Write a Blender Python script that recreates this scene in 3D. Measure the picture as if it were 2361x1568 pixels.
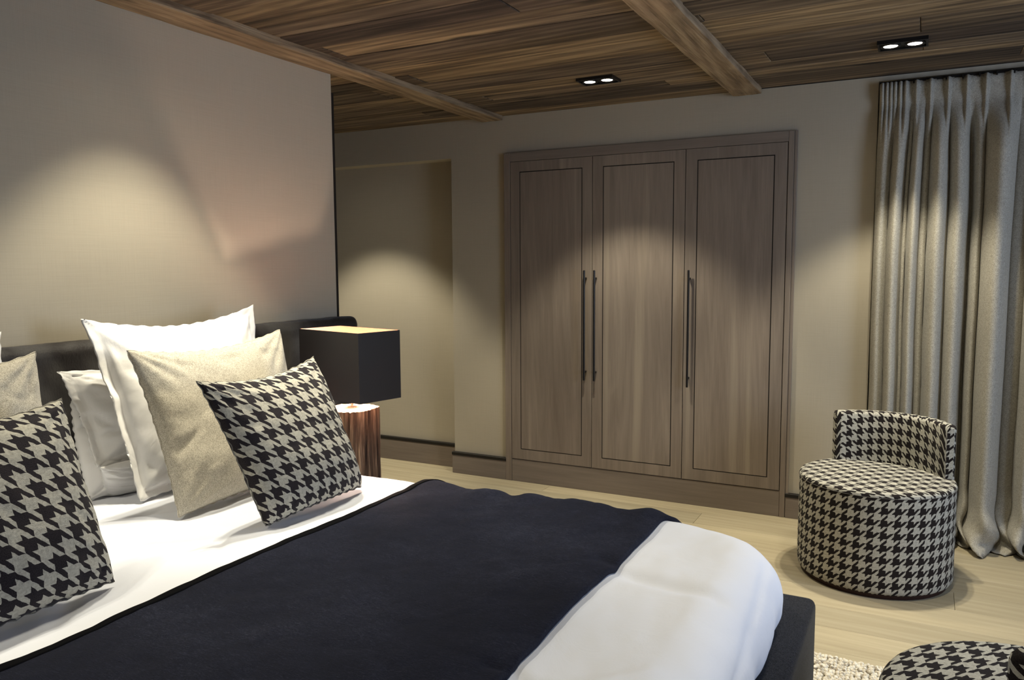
import bpy, bmesh, math, random
from mathutils import Vector, Matrix, noise
random.seed(7)
PI = math.pi
S = bpy.context.scene
for o in list(bpy.data.objects):
    bpy.data.objects.remove(o)

# ------------------------------------------------------------------ camera
CAM = Vector((0, 0, 1.5))
c_r = Vector((0.88641595, 0.4628512, -0.00595999))
c_f = Vector((-0.4612729, 0.8821717, -0.09487045))
c_d = c_f.cross(c_r)
FPX = 1818.48
cam_data = bpy.data.cameras.new('camera')
cam_data.sensor_fit = 'HORIZONTAL'
cam_data.sensor_width = 36
cam_data.lens = FPX / 2361 * 36
cam_data.clip_start = 0.05
cam = bpy.data.objects.new('camera', cam_data)
S.collection.objects.link(cam)
m = Matrix.Identity(4)
for i in range(3):
    m[i][0], m[i][1], m[i][2], m[i][3] = c_r[i], -c_d[i], -c_f[i], CAM[i]
cam.matrix_world = m
S.camera = cam


def at(px, py, axis, val):
    """real-world point where the sight line of a photo point meets the plane axis=val"""
    v = c_r * ((px - 1180.5) / FPX) + c_d * ((py - 784) / FPX) + c_f
    t = (val - CAM[axis]) / v[axis]
    return CAM + v * t


# ------------------------------------------------------------------ world, light, exposure
S.view_settings.view_transform = 'Standard'
S.view_settings.look = 'None'
S.view_settings.exposure = 0.0
S.view_settings.gamma = 1.0
S.view_settings.use_curve_mapping = False
w = bpy.data.worlds.new('world')
S.world = w
w.use_nodes = True
w.node_tree.nodes['Background'].inputs[0].default_value = (0.55, 0.7, 1.0, 1)
w.node_tree.nodes['Background'].inputs[1].default_value = 1.5
CEIL = 2.5
WARM = (1.0, 0.92, 0.715)
COOL = (1.0, 0.93, 0.86)


def spot(name, loc, power, size, blend, color=WARM, target=None, radius=0.025):
    L = bpy.data.lights.new(name, 'SPOT')
    L.energy = power
    L.color = color
    L.spot_size = math.radians(size)
    L.spot_blend = blend
    L.shadow_soft_size = radius
    o = bpy.data.objects.new(name, L)
    S.collection.objects.link(o)
    o.location = loc
    if target:
        o.rotation_euler = (Vector(target) - Vector(loc)).to_track_quat('-Z', 'Y').to_euler()
    return o


# (x, y, power per lamp); the first two units are seen in the picture
TWINS = [(-1.615, 4.12, 76), (-0.132, 4.13, 80), (-3.66, 4.16, 112),
         (-2.20, 2.0, 74), (-2.20, 0.55, 42), (-1.615, 2.15, 46), (0.0, 2.9, 52), (-0.13, 1.0, 28), (-1.615, 0.3, 8)]  # last four are unseen lamps added as fill over bed and floor
for tx, ty, pw in TWINS:
    for s in (-1, 1):
        for size, frac, bl in ((86, 0.56, 0.4), (54, 0.62, 0.9), (150, 0.025, 1.0)):
            spot('downlight_or_fill', (tx + s * 0.052, ty, CEIL - 0.022), pw * frac, size, bl)
# added cool area light standing in for daylight, inside the unseen right-hand window
A = bpy.data.lights.new('added_daylight_fill', 'AREA')
A.shape = 'RECTANGLE'
A.size, A.size_y = 1.5, 1.3
A.energy = 54
A.color = (0.64, 0.77, 1.0)
ao = bpy.data.objects.new('added_daylight_fill', A)
S.collection.objects.link(ao)
ao.location = (2.36, 2.6, 1.5)
ao.rotation_euler = (0, math.radians(90), 0)
LAMP = Vector((-2.165, 2.652, 0))


# ------------------------------------------------------------------ helpers
def tag(o, label=None, cat=None, group=None, kind=None):
    if label: o['label'] = label
    if cat: o['category'] = cat
    if group: o['group'] = group
    if kind: o['kind'] = kind
    return o


def empty(name, loc):
    o = bpy.data.objects.new(name, None)
    o.location = loc
    o.empty_display_size = 0.1
    S.collection.objects.link(o)
    return o


WLOC = {}


def wloc(o):
    if o is None: return Vector((0, 0, 0))
    return o.location + wloc(o.parent)


def link(name, mesh, mat, parent=None, smooth=False):
    """vertices are given in world space and moved into the parent's frame"""
    mesh.name = name
    if mat:
        for mm in (mat if isinstance(mat, (list, tuple)) else [mat]):
            mesh.materials.append(mm)
    if parent is not None:
        mesh.transform(Matrix.Translation(-wloc(parent)))
    if smooth:
        mesh.polygons.foreach_set('use_smooth', [True] * len(mesh.polygons))
    o = bpy.data.objects.new(name, mesh)
    S.collection.objects.link(o)
    if parent is not None:
        o.parent = parent
    return o


def mb(name, bm, mat, parent=None, smooth=False):
    bmesh.ops.recalc_face_normals(bm, faces=bm.faces)
    me = bpy.data.meshes.new(name)
    bm.to_mesh(me)
    bm.free()
    return link(name, me, mat, parent, smooth)


def box(bm, x0, x1, y0, y1, z0, z1, bev=0.0, seg=2):
    t = bmesh.new()
    bmesh.ops.create_cube(t, size=1)
    for v in t.verts:
        v.co = Vector(((x0 + x1) / 2 + v.co.x * (x1 - x0), (y0 + y1) / 2 + v.co.y * (y1 - y0),
                       (z0 + z1) / 2 + v.co.z * (z1 - z0)))
    if bev:
        bmesh.ops.bevel(t, geom=t.edges[:], offset=bev, segments=seg, profile=0.6, affect='EDGES')
    me = bpy.data.meshes.new('t')
    t.to_mesh(me)
    t.free()
    bm.from_mesh(me)
    bpy.data.meshes.remove(me)
    return bm


def cyl(bm, p0, p1, r0, r1=None, n=24):
    p0, p1 = Vector(p0), Vector(p1)
    r1 = r0 if r1 is None else r1
    M = Matrix.Translation((p0 + p1) / 2) @ (p1 - p0).to_track_quat('Z', 'Y').to_matrix().to_4x4()
    bmesh.ops.create_cone(bm, cap_ends=True, segments=n, radius1=r0, radius2=r1, depth=(p1 - p0).length, matrix=M)
    return bm


def boxo(name, dims, mat, parent=None, bev=0.0, seg=2, smooth=False):
    return mb(name, box(bmesh.new(), *dims, bev, seg), mat, parent, smooth)


def struct(o):
    o['kind'] = 'structure'
    return o


def grid_mesh(name, nu, nv, fn, uvfn=None):
    """fn(i,j)->Vector for i in 0..nu, j in 0..nv"""
    vs = [fn(i, j) for i in range(nu + 1) for j in range(nv + 1)]
    fs = [(i * (nv + 1) + j, (i + 1) * (nv + 1) + j, (i + 1) * (nv + 1) + j + 1, i * (nv + 1) + j + 1)
          for i in range(nu) for j in range(nv)]
    me = bpy.data.meshes.new(name)
    me.from_pydata(vs, [], fs)
    if uvfn:
        uv = me.uv_layers.new(name='UVMap')
        for l in me.loops:
            i, j = divmod(l.vertex_index, nv + 1)
            uv.data[l.index].uv = uvfn(i, j)
    return me


def fbm(x, y, z, o=3):
    a, s, f = 1, 0, 1
    for _ in range(o):
        s += a * noise.noise(Vector((x * f, y * f, z * f)))
        a *= 0.5
        f *= 2.1
    return s


def sstep(a, b, x):
    t = max(0, min(1, (x - a) / (b - a)))
    return t * t * (3 - 2 * t)


# ------------------------------------------------------------------ materials
class NT:
    def __init__(s, name, rough=0.6, spec=0.3):
        s.m = bpy.data.materials.new(name)
        s.m.use_nodes = True
        s.t = s.m.node_tree
        s.b = s.t.nodes['Principled BSDF']
        s.b.inputs['Roughness'].default_value = rough
        s.b.inputs['Specular IOR Level'].default_value = spec

    def n(s, typ, **kw):
        nd = s.t.nodes.new(typ)
        for k, v in kw.items():
            if k.startswith('i_'):
                key = k[2:]
                nd.inputs[int(key) if key.isdigit() else key.replace('_', ' ')].default_value = v
            else:
                setattr(nd, k, v)
        return nd

    def l(s, a, b):
        s.t.links.new(a, b)

    def math(s, op, a, b=None, c=None):
        nd = s.n('ShaderNodeMath', operation=op)
        for i, x in enumerate((a, b, c)):
            if x is None: continue
            if isinstance(x, (int, float)): nd.inputs[i].default_value = x
            else: s.l(x, nd.inputs[i])
        return nd.outputs[0]

    def coords(s, scale=(1, 1, 1), kind='Object', rand=0.0):
        tc = s.n('ShaderNodeTexCoord')
        mp = s.n('ShaderNodeMapping')
        mp.inputs['Scale'].default_value = scale
        src = tc.outputs[kind]
        if rand:
            oi = s.n('ShaderNodeObjectInfo')
            mu = s.n('ShaderNodeVectorMath', operation='SCALE')
            cb = s.n('ShaderNodeCombineXYZ')
            s.l(oi.outputs['Random'], cb.inputs[0])
            s.l(s.math('FRACT', s.math('MULTIPLY', oi.outputs['Random'], 7.3)), cb.inputs[1])
            s.l(s.math('FRACT', s.math('MULTIPLY', oi.outputs['Random'], 31.7)), cb.inputs[2])
            s.l(cb.outputs[0], mu.inputs[0])
            mu.inputs['Scale'].default_value = rand
            ad = s.n('ShaderNodeVectorMath', operation='ADD')
            s.l(src, ad.inputs[0])
            s.l(mu.outputs[0], ad.inputs[1])
            src = ad.outputs[0]
        s.l(src, mp.inputs[0])
        return mp.outputs[0]

    def noise(s, vec, scale, detail=4, rough=0.55, dist=0.0):
        nd = s.n('ShaderNodeTexNoise')
        nd.inputs['Scale'].default_value = scale
        nd.inputs['Detail'].default_value = detail
        nd.inputs['Roughness'].default_value = rough
        nd.inputs['Distortion'].default_value = dist
        s.l(vec, nd.inputs['Vector'])
        return nd.outputs[0]

    def ramp(s, fac, stops, interp='LINEAR'):
        nd = s.n('ShaderNodeValToRGB')
        nd.color_ramp.interpolation = interp
        e = nd.color_ramp.elements
        while len(e) < len(stops): e.new(0.5)
        for k, (p, c) in enumerate(stops):
            e[k].position = p
            e[k].color = (*c, 1) if len(c) == 3 else c
        s.l(fac, nd.inputs[0])
        return nd.outputs[0]

    def mix(s, fac, a, b, mode='MIX'):
        nd = s.n('ShaderNodeMix', data_type='RGBA', blend_type=mode)
        for i, x in ((0, fac), (6, a), (7, b)):
            if isinstance(x, (int, float)): nd.inputs[i].default_value = x
            elif isinstance(x, tuple): nd.inputs[i].default_value = (*x, 1)
            else: s.l(x, nd.inputs[i])
        return nd.outputs[2]

    def bump(s, h, strength=0.3, dist=0.002):
        nd = s.n('ShaderNodeBump')
        nd.inputs['Strength'].default_value = strength
        nd.inputs['Distance'].default_value = dist
        s.l(h, nd.inputs['Height'])
        s.l(nd.outputs[0], s.b.inputs['Normal'])

    def base(s, c):
        if isinstance(c, tuple): s.b.inputs['Base Color'].default_value = (*c, 1)
        else: s.l(c, s.b.inputs['Base Color'])
        return s

    def sheen(s, wt, r=0.4, tint=(1, 1, 1)):
        s.b.inputs['Sheen Weight'].default_value = wt
        s.b.inputs['Sheen Roughness'].default_value = r
        s.b.inputs['Sheen Tint'].default_value = (*tint, 1)


def plain(name, col, rough=0.6, metal=0.0, spec=0.3):
    t = NT(name, rough, spec)
    v = t.noise(t.coords(), 30, 3)
    t.base(t.mix(v, tuple(c * 0.85 for c in col), tuple(min(1, c * 1.15) for c in col)))
    t.b.inputs['Metallic'].default_value = metal
    return t.m


def m_wall():
    t = NT('linen_wall', 0.9, 0.1)
    a = t.noise(t.coords((6, 6, 350)), 1, 2)
    b = t.noise(t.coords((300, 300, 5)), 1, 2)
    f = t.math('ADD', t.math('MULTIPLY', a, 0.5), t.math('MULTIPLY', b, 0.5))
    big = t.noise(t.coords(), 1.3, 2)
    c = t.ramp(f, [(0.2, (0.40, 0.357, 0.282)), (0.8, (0.47, 0.422, 0.335))])
    t.base(t.mix(0.2, c, t.ramp(big, [(0.3, (0.40, 0.352, 0.278)), (0.7, (0.47, 0.417, 0.33))])))
    t.bump(f, 0.12, 0.001)
    return t.m


def m_wood(name, axis, dark, mid, light, rand=11.0, rough=0.7, grain=1.0, knots=True, hue=None, tonevar=0.5, bump=0.4, streak=None, spread=0.17, ringw=0.08, warp=1.1, across=7.0):
    """axis 0/1/2: direction in which the grain runs"""
    t = NT(name, rough, 0.25)
    def sc(along, across):
        v = [across] * 3
        v[axis] = along
        return tuple(v)
    co = t.coords(sc(0.55 if warp < 2 else 1.3, across), rand=rand)
    g1 = t.noise(co, 1.0 * grain, 5, 0.6, warp)
    fine = t.noise(t.coords(sc(2.2, 95.0), rand=rand), 1.0 * grain, 3, 0.6)
    rings = t.n('ShaderNodeTexWave', wave_type='BANDS', bands_direction='DIAGONAL')
    rings.inputs['Scale'].default_value = 2.4 * grain
    rings.inputs['Distortion'].default_value = 9
    rings.inputs['Detail'].default_value = 2
    rings.inputs['Detail Scale'].default_value = 0.6
    t.l(t.coords(sc(0.35, 4.5), rand=rand), rings.inputs['Vector'])
    f = t.math('ADD', t.math('MULTIPLY', g1, 0.62), t.math('MULTIPLY', fine, 0.3))
    f = t.math('ADD', f, t.math('MULTIPLY', rings.outputs['Fac'], ringw))
    col = t.ramp(f, [(0.5 - spread, dark), (0.5, mid), (0.5 + spread, light)])
    if tonevar:
        oi = t.n('ShaderNodeObjectInfo')
        tone = t.ramp(oi.outputs['Random'], [(0, (1 - tonevar * 0.62,) * 3), (0.5, (1.0, 0.98, 0.96)), (1, (1 + tonevar * 0.35, 1 + tonevar * 0.32, 1 + tonevar * 0.25))])
        col = t.mix(1.0, col, tone, 'MULTIPLY')
    if hue:
        oi2 = t.n('ShaderNodeObjectInfo')
        rr = t.math('FRACT', t.math('MULTIPLY', oi2.outputs['Random'], 13.7))
        pt_ = t.noise(t.coords(sc(0.8, 3.2), rand=rand), 1.0, 3, 0.6)
        hm = t.math('ADD', t.math('MULTIPLY', rr, 0.5), t.math('MULTIPLY', pt_, 0.6))
        col = t.mix(1.0, col, t.ramp(hm, [(0.25, hue[0]), (0.5, (1.0, 0.98, 0.95)), (0.8, hue[1])]), 'MULTIPLY')
    if knots:
        vo = t.n('ShaderNodeTexVoronoi')
        vo.inputs['Scale'].default_value = 1.0
        t.l(t.coords(sc(1.5, 5.5), rand=rand), vo.inputs['Vector'])
        k = t.ramp(vo.outputs['Distance'], [(0.06, (1, 1, 1)), (0.17, (0, 0, 0))])
        col = t.mix(t.math('MULTIPLY', k, 0.75), col, tuple(c * 0.35 for c in dark))
        # dark weathered cracks
        cr = t.noise(t.coords(sc(1.3, 38.0), rand=rand), 1.0, 2, 0.5)
        ck = t.ramp(cr, [(0.64, (0, 0, 0)), (0.70, (1, 1, 1))])
        col = t.mix(t.math('MULTIPLY', ck, 0.6), col, tuple(c * 0.3 for c in dark))
    if streak:
        sv = t.noise(t.coords(sc(0.25, 9.0), rand=rand), 1.0, 2, 0.5)
        sk = t.ramp(sv, [(0.60, (0, 0, 0)), (0.72, (1, 1, 1))])
        col = t.mix(t.math('MULTIPLY', sk, 0.55), col, streak)
    t.base(col)
    t.bump(t.math('ADD', fine, t.math('MULTIPLY', g1, 0.6)), bump, 0.004)
    return t.m


def m_hound(name, tile, sign, dark, light, wt=0.25):
    t = NT(name, 0.95, 0.08)
    tc = t.n('ShaderNodeTexCoord')
    # slight woollen wobble of the pattern
    wob = t.n('ShaderNodeTexNoise')
    wob.inputs['Scale'].default_value = 55
    t.l(tc.outputs['UV'], wob.inputs['Vector'])
    wv = t.n('ShaderNodeVectorMath', operation='SCALE')
    sub = t.n('ShaderNodeVectorMath', operation='SUBTRACT')
    sub.inputs[1].default_value = (0.5, 0.5, 0.5)
    t.l(wob.outputs['Color'], sub.inputs[0])
    t.l(sub.outputs[0], wv.inputs[0])
    wv.inputs['Scale'].default_value = 0.006
    ad = t.n('ShaderNodeVectorMath', operation='ADD')
    t.l(tc.outputs['UV'], ad.inputs[0])
    t.l(wv.outputs[0], ad.inputs[1])
    sx = t.n('ShaderNodeSeparateXYZ')
    t.l(ad.outputs[0], sx.inputs[0])
    u = t.math('DIVIDE', sx.outputs[0], tile)
    v = t.math('DIVIDE', sx.outputs[1], tile)
    fu = t.math('LESS_THAN', t.math('FRACT', u), 0.5)
    fv = t.math('LESS_THAN', t.math('FRACT', v), 0.5)
    d = t.math('ADD', u, v) if sign > 0 else t.math('SUBTRACT', u, v)
    tw = t.math('LESS_THAN', t.math('FRACT', t.math('MULTIPLY', d, 2.0)), 0.5)
    # twill picks the warp (fu) or the weft (fv) colour
    f = t.math('ADD', t.math('MULTIPLY', fu, tw), t.math('MULTIPLY', fv, t.math('SUBTRACT', 1.0, tw)))
    nz = t.noise(tc.outputs['UV'], 420, 2, 0.6)
    nb = t.noise(tc.outputs['UV'], 130, 3, 0.7)
    dk = t.ramp(nz, [(0.3, tuple(c * 0.6 for c in dark)), (0.7, tuple(c * 1.7 for c in dark))])
    lt = t.ramp(nb, [(0.3, tuple(c * 0.7 for c in light)), (0.7, tuple(min(1, c * 1.2) for c in light))])
    t.base(t.mix(f, lt, dk))
    t.bump(nz, 0.5, 0.002)
    t.sheen(wt, 0.5, (0.8, 0.8, 0.8))
    return t.m


def m_melange(name, dark, light, scale=500, p=(0.38, 0.62), sheen=0.2):
    t = NT(name, 0.95, 0.08)
    co = t.coords()
    a = t.noise(co, scale, 2, 0.7)
    b = t.noise(co, scale * 0.28, 3, 0.6)
    f = t.math('ADD', t.math('MULTIPLY', a, 0.78), t.math('MULTIPLY', b, 0.22))
    t.base(t.ramp(f, [(p[0], dark), (p[1], light)]))
    t.bump(a, 0.5, 0.002)
    t.sheen(sheen)
    return t.m


def m_cotton(name, col, crease=0.15):
    t = NT(name, 0.75, 0.2)
    co = t.coords()
    t.base(col)
    a = t.noise(co, 7, 5, 0.6, 0.8)
    t.bump(a, crease, 0.02)
    t.sheen(0.15)
    return t.m


def m_throw():
    t = NT('navy_mohair', 0.9, 0.1)
    co = t.coords((45, 210, 45))
    a = t.noise(co, 1.0, 5, 0.75, 2.0)
    b = t.noise(t.coords(), 260, 3, 0.7, 1.0)
    c = t.noise(t.coords(), 5, 3, 0.6)
    f = t.math('ADD', t.math('MULTIPLY', a, 0.5), t.math('MULTIPLY', b, 0.3))
    f = t.math('ADD', f, t.math('MULTIPLY', c, 0.2))
    t.base(t.ramp(f, [(0.36, (0.004, 0.0045, 0.007)), (0.52, (0.0085, 0.0098, 0.0200)), (0.66, (0.040, 0.045, 0.072))]))
    t.bump(f, 0.9, 0.006)
    t.sheen(0.07, 0.5, (0.6, 0.65, 1.0))
    return t.m


def m_hide():
    t = NT('dark_cowhide', 0.5, 0.3)
    c = t.noise(t.coords((1.2, 1.2, 1.2)), 2.3, 3, 0.55, 0.4)
    f = t.noise(t.coords((60, 60, 18)), 3, 4, 0.7)
    col = t.ramp(c, [(0.38, (0.008, 0.005, 0.0055)), (0.50, (0.022, 0.018, 0.018)), (0.62, (0.085, 0.080, 0.077))])
    t.base(t.mix(t.math('MULTIPLY', f, 0.5), col, (0.012, 0.011, 0.011)))
    t.bump(f, 0.7, 0.004)
    t.sheen(0.3, 0.35, (0.7, 0.7, 0.75))
    return t.m


def m_emit(name, col, strength):
    t = NT(name)
    t.b.inputs['Emission Color'].default_value = (*col, 1)
    t.b.inputs['Emission Strength'].default_value = strength
    return t.m


def m_thin(name, col, rough, metal, clear, hot=None):
    """lampshade skin that lets a trace of the bulb show through"""
    t = NT(name, rough, 0.4)
    t.base(col)
    t.b.inputs['Metallic'].default_value = metal
    tr = t.n('ShaderNodeBsdfTransparent')
    mx = t.n('ShaderNodeMixShader')
    mx.inputs[0].default_value = clear
    tl = t.n('ShaderNodeBsdfTranslucent')
    tl.inputs[0].default_value = (0.5, 0.42, 0.42, 1)
    m2 = t.n('ShaderNodeMixShader')
    m2.inputs[0].default_value = 0.10
    t.l(t.b.outputs[0], m2.inputs[1])
    t.l(tl.outputs[0], m2.inputs[2])
    out = t.t.nodes['Material Output']
    t.l(m2.outputs[0], mx.inputs[1])
    t.l(tr.outputs[0], mx.inputs[2])
    t.l(mx.outputs[0], out.inputs[0])
    return t.m


def m_log():
    t = NT('weathered_log', 0.85, 0.2)
    a = t.noise(t.coords((28, 28, 1.6)), 1.0, 5, 0.65, 0.6)
    b = t.noise(t.coords((90, 90, 4)), 1.0, 3, 0.6)
    f = t.math('ADD', t.math('MULTIPLY', a, 0.65), t.math('MULTIPLY', b, 0.35))
    t.base(t.ramp(f, [(0.38, (0.022, 0.012, 0.008)), (0.5, (0.13, 0.08, 0.05)), (0.63, (0.42, 0.29, 0.19))]))
    t.bump(f, 1.0, 0.012)
    return t.m


WALL = m_wall()
CEILW = m_wood('reclaimed_ceiling_wood', 0, (0.040, 0.031, 0.026), (0.118, 0.090, 0.066), (0.26, 0.205, 0.145), tonevar=0.6, spread=0.17, ringw=0.1, hue=((0.55, 0.52, 0.58), (1.5, 1.40, 1.15)), across=5.0, bump=0.3, rough=0.8)
BEAMW = m_wood('old_beam_wood', 1, (0.125, 0.085, 0.052), (0.26, 0.188, 0.118), (0.38, 0.285, 0.18), tonevar=0, knots=False, rough=0.85, bump=0.8, grain=1.0, spread=0.16, ringw=0.1, warp=2.2, across=9.0)
FLOORW = m_wood('pale_oak_floor', 0, (0.30, 0.255, 0.172), (0.385, 0.335, 0.232), (0.47, 0.415, 0.30), tonevar=0.25, knots=False, rough=0.5, bump=0.05, spread=0.24)
WARDW = m_wood('greyed_oak_upright', 2, (0.165, 0.132, 0.110), (0.232, 0.192, 0.160), (0.31, 0.263, 0.218), tonevar=0.06, knots=False, rough=0.6, bump=0.06, streak=(0.42, 0.36, 0.28), spread=0.26, ringw=0.03, grain=1.6)
WARDH = m_wood('greyed_oak_flat', 0, (0.152, 0.124, 0.104), (0.208, 0.173, 0.146), (0.265, 0.224, 0.190), tonevar=0.06, knots=False, rough=0.6, bump=0.06, spread=0.24, ringw=0.03)
DARK = plain('dark_bronze_line', (0.012, 0.010, 0.009), 0.5)
BLACKM = plain('black_metal', (0.012, 0.011, 0.011), 0.35, 0.3, 0.5)
HOUND_C = m_hound('houndstooth_wool_chair', 0.0565, -1, (0.016, 0.013, 0.013), (0.44, 0.425, 0.37), 0.05)
HOUND_P = m_hound('houndstooth_wool_cushion', 0.060, 1, (0.020, 0.017, 0.020), (0.43, 0.41, 0.35), 0.06)
GREYF = m_melange('greige_wool', (0.29, 0.262, 0.21), (0.62, 0.575, 0.48), 420)
CURT = m_melange('grey_linen_curtain', (0.265, 0.247, 0.207), (0.49, 0.462, 0.40), 300, sheen=0.1)
WHITE = m_cotton('white_cotton', (0.80, 0.79, 0.78))
DUVET = m_cotton('white_duvet_cotton', (0.76, 0.785, 0.87), 0.12)  # white cotton with the blue of cool daylight put into its base colour
THROW = m_throw()
HIDE = m_hide()
FRAMEF = m_melange('charcoal_weave', (0.008, 0.0085, 0.011), (0.035, 0.036, 0.044), 350, sheen=0.08)

# ------------------------------------------------------------------ room shell
XW = -2.723          # headboard wall face
YB = 4.80            # back wall face
X0, X1, Y0 = -5.2, 2.5, -3.0
OPX = -0.262         # left edge of the window opening behind the curtain

# floor: sub floor and oak planks
fl = struct(boxo('floor', (X0, X1, Y0, 5.3, -0.10, -0.02), plain('sub_floor', (0.05, 0.04, 0.03)), None))
row = 0
y = 5.06
PW = 0.21
while y > -1.0:
    x = X0 + 0.02 - ((row * 0.83) % 1.9)
    while x < X1 - 0.05:
        x2 = x + 1.9
        a, b = max(x, X0 + 0.02), min(x2, X1 - 0.02)
        # only the boards the room shows: nothing is laid under the middle of the bed
        if b - a > 0.05:
            boxo('plank', (a + 0.0006, b - 0.0006, y - PW + 0.0006, y - 0.0006, -0.02, 0.0), FLOORW, fl, 0.0012, 1)
        x = x2
    y -= PW
    row += 1

# ceiling: backing plus reclaimed boards of uneven width
ce = struct(boxo('ceiling', (X0, X1, Y0, 5.3, CEIL + 0.02, CEIL + 0.12), plain('ceiling_backing', (0.01, 0.008, 0.006)), None))
y = YB + 0.02
while y > -1.6:
    wd = random.choice((0.11, 0.14, 0.17, 0.20, 0.24))
    x = X0 + 0.02 - random.random() * 2.0
    while x < X1 - 0.05:
        x2 = x + random.uniform(2.2, 3.6)
        a, b = max(x, X0 + 0.02), min(x2, X1 - 0.02)
        if b - a > 0.08:
            dz = random.uniform(0, 0.006)
            boxo('plank', (a + 0.001, b - 0.001, y - wd + 0.0012, y - 0.0012, CEIL + dz, CEIL + 0.03), CEILW, ce, 0.003, 1)
        x = x2
    y -= wd


def beam(x0, x1, ya, yb, zb, label_seed):
    n, k = 90, 5
    bm = bmesh.new()
    prof = []
    for a in range(k + 1): prof.append((x0, CEIL + 0.01 + (zb - CEIL - 0.01) * a / k))
    for a in range(1, k + 2): prof.append((x0 + (x1 - x0) * a / (k + 1), zb))
    for a in range(k - 1, -1, -1): prof.append((x1, CEIL + 0.01 + (zb - CEIL - 0.01) * a / k))
    rows = []
    for i in range(n + 1):
        y = ya + (yb - ya) * i / n
        r_ = []
        for q, (x, z) in enumerate(prof):
            e = 0.0
            s = label_seed
            dx = fbm(q * 0.12 + s, y * 2.6, s, 3) * 0.004
            dzz = fbm(q * 0.22 + s, y * 3.2, s + 9, 3) * 0.003
            if q in (k,): dx += 0.003 + 0.004 * fbm(s, y * 6, 3); dzz += 0.002
            if q in (2 * k + 1,): dx -= 0.002 + 0.003 * fbm(s + 4, y * 6, 3); dzz += 0.002
            r_.append(bm.verts.new((x + dx, y, z + (dzz if 0 < q < len(prof) - 1 else 0))))
        rows.append(r_)
    for i in range(n):
        for q in range(len(prof) - 1):
            bm.faces.new((rows[i][q], rows[i + 1][q], rows[i + 1][q + 1], rows[i][q + 1]))
    bm.faces.new(rows[0])
    bm.faces.new(rows[-1])
    return bm


b1 = mb('ceiling_beam', beam(XW, -2.562, -2.9, YB - 0.02, 2.467, 1.3), BEAMW, None, False)
tag(b1, 'rough brown wooden ceiling beam running along the top of the headboard wall', 'beam')
b2 = mb('ceiling_beam', beam(-1.035, -0.872, -2.9, YB - 0.02, 2.468, 5.1), BEAMW, None, False)
tag(b2, 'rough brown wooden ceiling beam between the two twin ceiling spotlights', 'beam')

# headboard wall with its dark end strip
struct(boxo('wall_left', (XW - 0.14, XW, Y0, 3.231, 0, CEIL), WALL, None))
struct(boxo('trim_1', (XW - 0.13, XW - 0.004, 3.2312, 3.256, 0, 2.382), DARK, None, 0.002, 1))
struct(boxo('wall_far_left', (X0 - 0.1, X0, Y0, 5.3, 0, CEIL), WALL, None))
struct(boxo('wall_front', (X0, X1, Y0 - 0.1, Y0, 0, CEIL), WALL, None))
# right wall with an unseen window, added to account for the cool light
bm = bmesh.new()
box(bm, X1, X1 + 0.15, Y0, 1.8, 0, CEIL)
box(bm, X1, X1 + 0.15, 3.4, 5.3, 0, CEIL)
box(bm, X1, X1 + 0.15, 1.8, 3.4, 0, 0.85)
box(bm, X1, X1 + 0.15, 1.8, 3.4, 2.2, CEIL)
struct(mb('wall_right', bm, WALL))
wf = bmesh.new()
for a in (1.8, 2.57, 3.34): box(wf, X1 + 0.05, X1 + 0.1, a, a + 0.06, 0.85, 2.2, 0.004, 1)
for a in (0.85, 2.14): box(wf, X1 + 0.05, X1 + 0.1, 1.86, 3.34, a, a + 0.06, 0.004, 1)
win = struct(mb('window_1', wf, BEAMW))
gl = NT('window_glass', 0.02)
gl.b.inputs['Transmission Weight'].default_value = 1
gl.base((1, 1, 1))
for a, b in ((1.86, 2.57), (2.63, 3.34)):
    boxo('pane', (X1 + 0.07, X1 + 0.078, a, b, 0.91, 2.14), gl.m, win)

# back wall: pier, over the wardrobe, pier, over the curtain
XR = -2.983          # recess edge
bm = bmesh.new()
box(bm, XR, -2.52, YB, YB + 0.30, 0, 2.5)
box(bm, -2.52, -0.72, YB + 0.02, YB + 0.30, 0, 2.2)
box(bm, -2.52, -0.72, YB, YB + 0.30, 2.2, 2.5)
box(bm, -0.72, OPX, YB, YB + 0.30, 0, 2.5)
box(bm, OPX, 2.5, YB, YB + 0.30, 2.475, 2.5)
box(bm, 1.9, 2.5, YB, YB + 0.30, 0, 2.475)
box(bm, X0, XR, YB, YB + 0.30, 2.246, 2.5)
struct(mb('wall_back', bm, WALL))
struct(boxo('wall_recess', (X0, XR, 4.93, 5.1, 0, 2.246), WALL, None))
# window behind the curtain
wf = bmesh.new()
for a in (OPX, 0.78, 1.84): box(wf, a, a + 0.06, YB + 0.16, YB + 0.22, 0.0, 2.475, 0.004, 1)
for a in (0.0, 2.415): box(wf, OPX + 0.06, 1.84, YB + 0.16, YB + 0.22, a, a + 0.06, 0.004, 1)
win2 = struct(mb('window_2', wf, plain('dark_window_frame', (0.05, 0.045, 0.04))))
for a, b in ((OPX + 0.06, 0.78), (0.84, 1.84)):
    boxo('pane', (a, b, YB + 0.185, YB + 0.193, 0.06, 2.415), gl.m, win2)
struct(boxo('outer_shutter', (OPX - 0.05, 1.95, YB + 0.26, YB + 0.30, 0, 2.475), plain('dark_shutter', (0.02, 0.02, 0.02)), None))  # shutter panel outside the curtained window, out of view


def baseboard(name, x0, x1, yf, yw, h, cap=0.022):
    o = struct(boxo(name, (x0, x1, yf, yw, 0, h - cap), WARDH, None, 0.0015, 1))
    boxo('cap', (x0 - 0.003, x1 + 0.003, yf - 0.003, yw, h - cap, h), DARK, o, 0.0015, 1)
    return o


baseboard('baseboard_pier', XR - 0.008, -2.552, 4.775, YB, 0.155)
baseboard('baseboard_right', -0.682, OPX, 4.775, YB, 0.147)
baseboard('baseboard_recess', X0 + 0.01, XR - 0.001, 4.905, 4.93, 0.178)

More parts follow.
